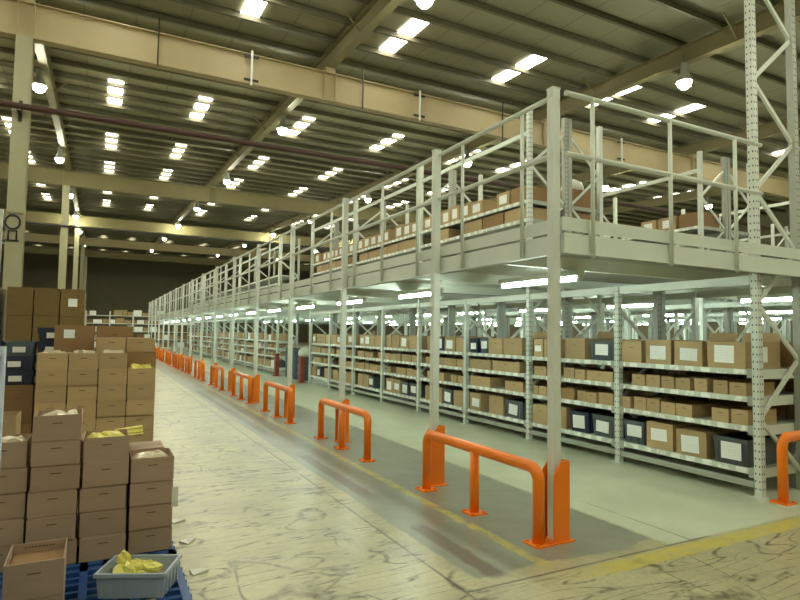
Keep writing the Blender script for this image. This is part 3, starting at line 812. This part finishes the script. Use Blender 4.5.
# totes further left
plastic_pallet('blue plastic pallet under the dark totes', -.74, 7.86, 1.0, .84)
for c, x in enumerate((-1.03, -.735, -.44)):
    z = .15
    for r_ in range(2):
        big(x, 7.66, z, .28, .4, .42, 'brown carton beneath the dark totes, %s column, %s' % (ORD[c], ('bottom', 'upper')[r_]), 'card_dark'); z += .421
    for r_ in range(4 if c != 2 else 4):
        if c < 2 and r_ == 3: continue
        container('tote', .285, .40, .155, (x, 7.66, z), 'dark slate tote beside second stack, %s column from left, %s layer up' % (ORD[c], ORD[r_]), 'dark totes left of the second stack', 'tote_slate' if (c+r_) % 3 == 0 else 'tote_blue', PI/2, (.12, .06, random.uniform(-.05, .05), .07)); z += .156
big(-.68, 5.55, 0, .30, .34, .50, 'brown carton standing on floor left of second stack, lower', 'card_dark'); big(-.68, 5.55, .501, .30, .34, .42, 'open brown carton left of second stack, upper', 'card', kind='open')
# foreground open carton
big(-.225, 3.50, .15, .25, .31, .155, 'closed brown carton beneath the open carton at lower left', 'card_pink')
o = container('open', .25, .31, .17, (-.225, 3.50, .306), 'open empty brown carton at the lower left corner', None, 'card_pink', PI/2)
m = MB()
for i in range(9): m.box(.1478, .1486, -.07+.016*i, -.07+.016*i+.011, .145, .152)
f = m.build('printed_line', M['print'], o)
# grey crate with yellow film
def crate():
    t = thing('plastic_crate', 'grey plastic crate with yellow film on the blue pallet', 'crate', (.262, 3.635, .15), -.42)
    w_, d, h = .365, .265, .135
    m = MB(); a, b = w_/2, d/2
    m.box(-a+.015, a-.015, -b+.015, b-.015, 0, .006)
    for sx in (-1, 1): m.hexa([(sx*(a-.015), -b+.015, 0), (sx*(a-.011), -b+.015, 0), (sx*(a-.011), b-.015, 0), (sx*(a-.015), b-.015, 0), (sx*(a-.006), -b+.006, h-.02), (sx*(a-.002), -b+.004, h-.02), (sx*(a-.002), b-.004, h-.02), (sx*(a-.006), b-.006, h-.02)])
    for sy in (-1, 1): m.hexa([(-a+.015, sy*(b-.015), 0), (a-.015, sy*(b-.015), 0), (a-.015, sy*(b-.011), 0), (-a+.015, sy*(b-.011), 0), (-a+.006, sy*(b-.006), h-.02), (a-.006, sy*(b-.006), h-.02), (a-.004, sy*(b-.002), h-.02), (-a+.004, sy*(b-.002), h-.02)])
    m.build('body', M['crate'], t)
    m = MB()
    for sx in (-1, 1): x0, x1 = sorted((sx*(a-.006), sx*(a+.008))); m.box(x0, x1, -b-.008, b+.008, h-.02, h)
    for sy in (-1, 1): y0, y1 = sorted((sy*(b-.006), sy*(b+.008))); m.box(-a+.006, a-.006, y0, y1, h-.02, h)
    m.build('rim', M['crate'], t)
    for x in (-.15, -.105, -.05, .05, .105, .15):
        m = MB(); m.box(x-.004, x+.004, -b-.002, -b+.013, .01, h-.02); m.build('rib', M['crate'], t)
    for y in (-.09, -.03, .03, .09):
        m = MB(); m.box(a-.013, a+.002, y-.004, y+.004, .01, h-.02); m.build('rib', M['crate'], t)
crate()
m = MB(); r = random.Random(5)
def blob(m, c, rx, ry, rz, seed, n=9, k=6):
    r = random.Random(seed); ring = []
    for i in range(k+1):
        th = PI*i/k; row = []
        for j in range(n):
            ph = 2*PI*j/n; q = 1+r.uniform(-.28, .28)
            row.append((c[0]+rx*math.sin(th)*math.cos(ph)*q, c[1]+ry*math.sin(th)*math.sin(ph)*q, c[2]+rz*math.cos(th)*q))
        ring.append(row)
    for i in range(k):
        for j in range(n):
            jj = (j+1) % n
            m.quad([ring[i][j], ring[i+1][j], ring[i+1][jj]]); m.quad([ring[i][j], ring[i+1][jj], ring[i][jj]])
m = MB(); blob(m, (-.075, .01, .075), .075, .08, .06, 3); blob(m, (-.10, .04, .135), .035, .035, .05, 4); blob(m, (.04, .015, .09), .085, .05, .045, 6); blob(m, (-.02, .02, .105), .06, .05, .04, 9)
tag(m.build('plastic_bag', M['yellow'], None, (.262, 3.635, .157), -.42), 'crumpled yellow plastic film heaped inside the grey crate', 'bag')
m = MB(); blob(m, (0, 0, .05), .035, .03, .045, 8)
tag(m.build('plastic_bag', M['film'], None, (.37, 3.575, .157), -.42), 'small clear bag in right half of the grey crate', 'bag')
# yellow sheets spilling over the front stack
m = MB()
for i in range(6):
    y = 4.51+.025*i; a = random.uniform(-.02, .02)
    m.hexa([(.09, y, .856+.004*i), (.32, y+.03, .866+.007*i+a*.2), (.32, y+.07, .866+.007*i), (.09, y+.05, .856+.004*i), (.09, y, .859+.004*i), (.32, y+.03, .869+.007*i+a*.2), (.32, y+.07, .869+.007*i), (.09, y+.05, .859+.004*i)])
o = tag(m.build('yellow_envelopes', M['yellow']), 'fan of yellow plastic sheets lying across top of the front stack', 'plastic sheets'); o['kind'] = 'thing'
m = MB()
big(.06, 4.66, .15, .26, .32, .70, 'tall brown carton behind the third front column under yellow sheets', 'card_pink')
# scraps of paper on the floor beside the pallets
for i, (x, y, a) in enumerate(((.66, 5.25, .3), (.67, 4.72, .9), (.66, 4.1, .2))):
    m = MB(); m.hexa([(-.05, -.035, .001), (.05, -.035, .001), (.045, .035, .001), (-.05, .04, .001), (-.05, -.035, .006), (.05, -.035, .02), (.045, .035, .008), (-.05, .04, .022)])
    tag(m.build('paper_scrap', M['white'], None, (x, y, 0), a), 'white paper scrap on floor beside the pallets, %s from the viewer' % ('farthest', 'middle one', 'nearest')[i], 'paper', 'paper scraps beside the pallets')

# steel roll cage whose upright cuts the left edge
def roll_cage():
    t = thing('roll_cage', 'grey tubular steel roll cage at the left frame edge', 'cage', (-.66, 2.55, 0))
    for x in (-.33, .33):
        for y in (-.16, .16):
            m = MB(); m.tube([(x, y, .15), (x, y, 1.53)], .02, 10); m.build('corner_post', M['cage'], t)
            m = MB(); m.lathe([(0, -.02), (.06, -.02), (.065, 0), (.06, .02), (0, .02)], seg=14)
            wv = MB(); wv.tube([(x-.018, y, .065), (x+.018, y, .065)], .065, 16); wv.build('wheel', M['black'], t)
            fv = MB(); fv.box(x-.03, x+.03, y-.03, y+.03, .1, .15); fv.build('caster_fork', M['cage'], t)
    m = MB(); m.box(-.35, .35, -.18, .18, .15, .18); m.build('base', M['cage'], t)
    for x in (-.33, .33):
        m = MB()
        for z in ((.35, .75, 1.15, 1.5)):
            m = MB(); m.tube([(x, -.16, z), (x, .16, z)], .01, 8); m.build('side_rail', M['cage'], t)
    m = MB(); m.box(-.30, .30, -.13, .13, .181, 1.08)
    tag(m.build('blue_tub', M['pallet'], None, (-.66, 2.55, 0)), 'blue plastic tub inside the roll cage', 'tub')
roll_cage()

# goods far back on the left
def far_left():
    t = thing('pallet_rack', 'tall pallet rack of yellow brown cartons beyond the first column', 'rack', (-5.3, 20, 0))
    L = (5.3, -20, 0)
    for x in (-5.3, -2.72):
        for y in (20, 21):
            m = MB(); m.box(x-.05, x+.05, y-.04, y+.04, 0, 5.2); m.build('upright', M['card_dark'] if False else M['steel2'], t, L)
    for z in (.15, 1.75, 3.4):
        for y in (20, 21):
            m = MB(); m.box(-5.3, -2.72, y-.025, y+.025, z-.1, z); m.build('load_beam', M['orange'] if False else M['guard'], t, L)
        m = MB(); m.box(-5.3, -2.72, 20.03, 20.97, z-.03, z); m.build('deck', M['wood'], t, L)
    k = 0
    for li, z in enumerate((.15, 1.75, 3.4)):
        for i in range(4):
            x = -4.95+.64*i
            for r_ in range(3):
                container('closed', .56, .8, .44, (x, 20.5, z+.441*r_), 'yellow brown carton in the tall pallet rack, level %s, %s from left, %s layer' % (('one', 'two', 'three')[li], ORD[i], ORD[r_]), 'yellow brown cartons in pallet rack', 'card_yel', PI/2)
    for p, x in enumerate((-2.85, -1.78, -.68)):
        yb = 10.4+.15*(p%2)
        plastic_pallet('wooden pallet of yellow cartons in front of the nearest column, %s from left' % ORD[p], x, yb, 1.0, 1.0, 'wood')
        for c in range(3):
            for r_ in range(5):
                container('closed', .32, .8, .41, (x-.335+.335*c, yb, .15+.411*r_), 'yellow brown carton on pallets before the column, pallet %s, %s column, %s layer' % (('one', 'two', 'three')[p], ORD[c], ORD[r_]), 'yellow brown cartons on pallets', 'card_yel', PI/2,
                          (.12, .12) if (c+r_+p) % 4 == 0 else None)
    # end shelving closing the aisle
    t = thing('shelving_rack', 'pale shelving closing the far end of the aisle', 'rack', (3, 49, 0), 0, 'shelving runs under the mezzanine')
    L = (-3, -49, 0)
    for i in range(8):
        m = MB(); x = -4+1.6*i; m.box(x-.05, x+.05, 49, 49.08, 0, 3.0); m.build('upright', M['steel'], t, L)
    bx = []
    for z in (.3, .9, 1.5, 2.1, 2.7):
        m = MB(); m.box(-4, 7.2, 49, 49.7, z-.05, z); m.build('shelf', M['steel'], t, L)
        x = -3.9
        while x < 7:
            w_ = random.uniform(.3, .6)
            if random.random() > .12: bx.append((x, x+w_, 49.1, 49.6, z, z+random.uniform(.25, .45), random.choice((0, 0, 1, 2, 2))))
            x += w_+.05
    mass('stored_cartons', 'pale cartons on the shelving at the far aisle end', bx, MM)
far_left()
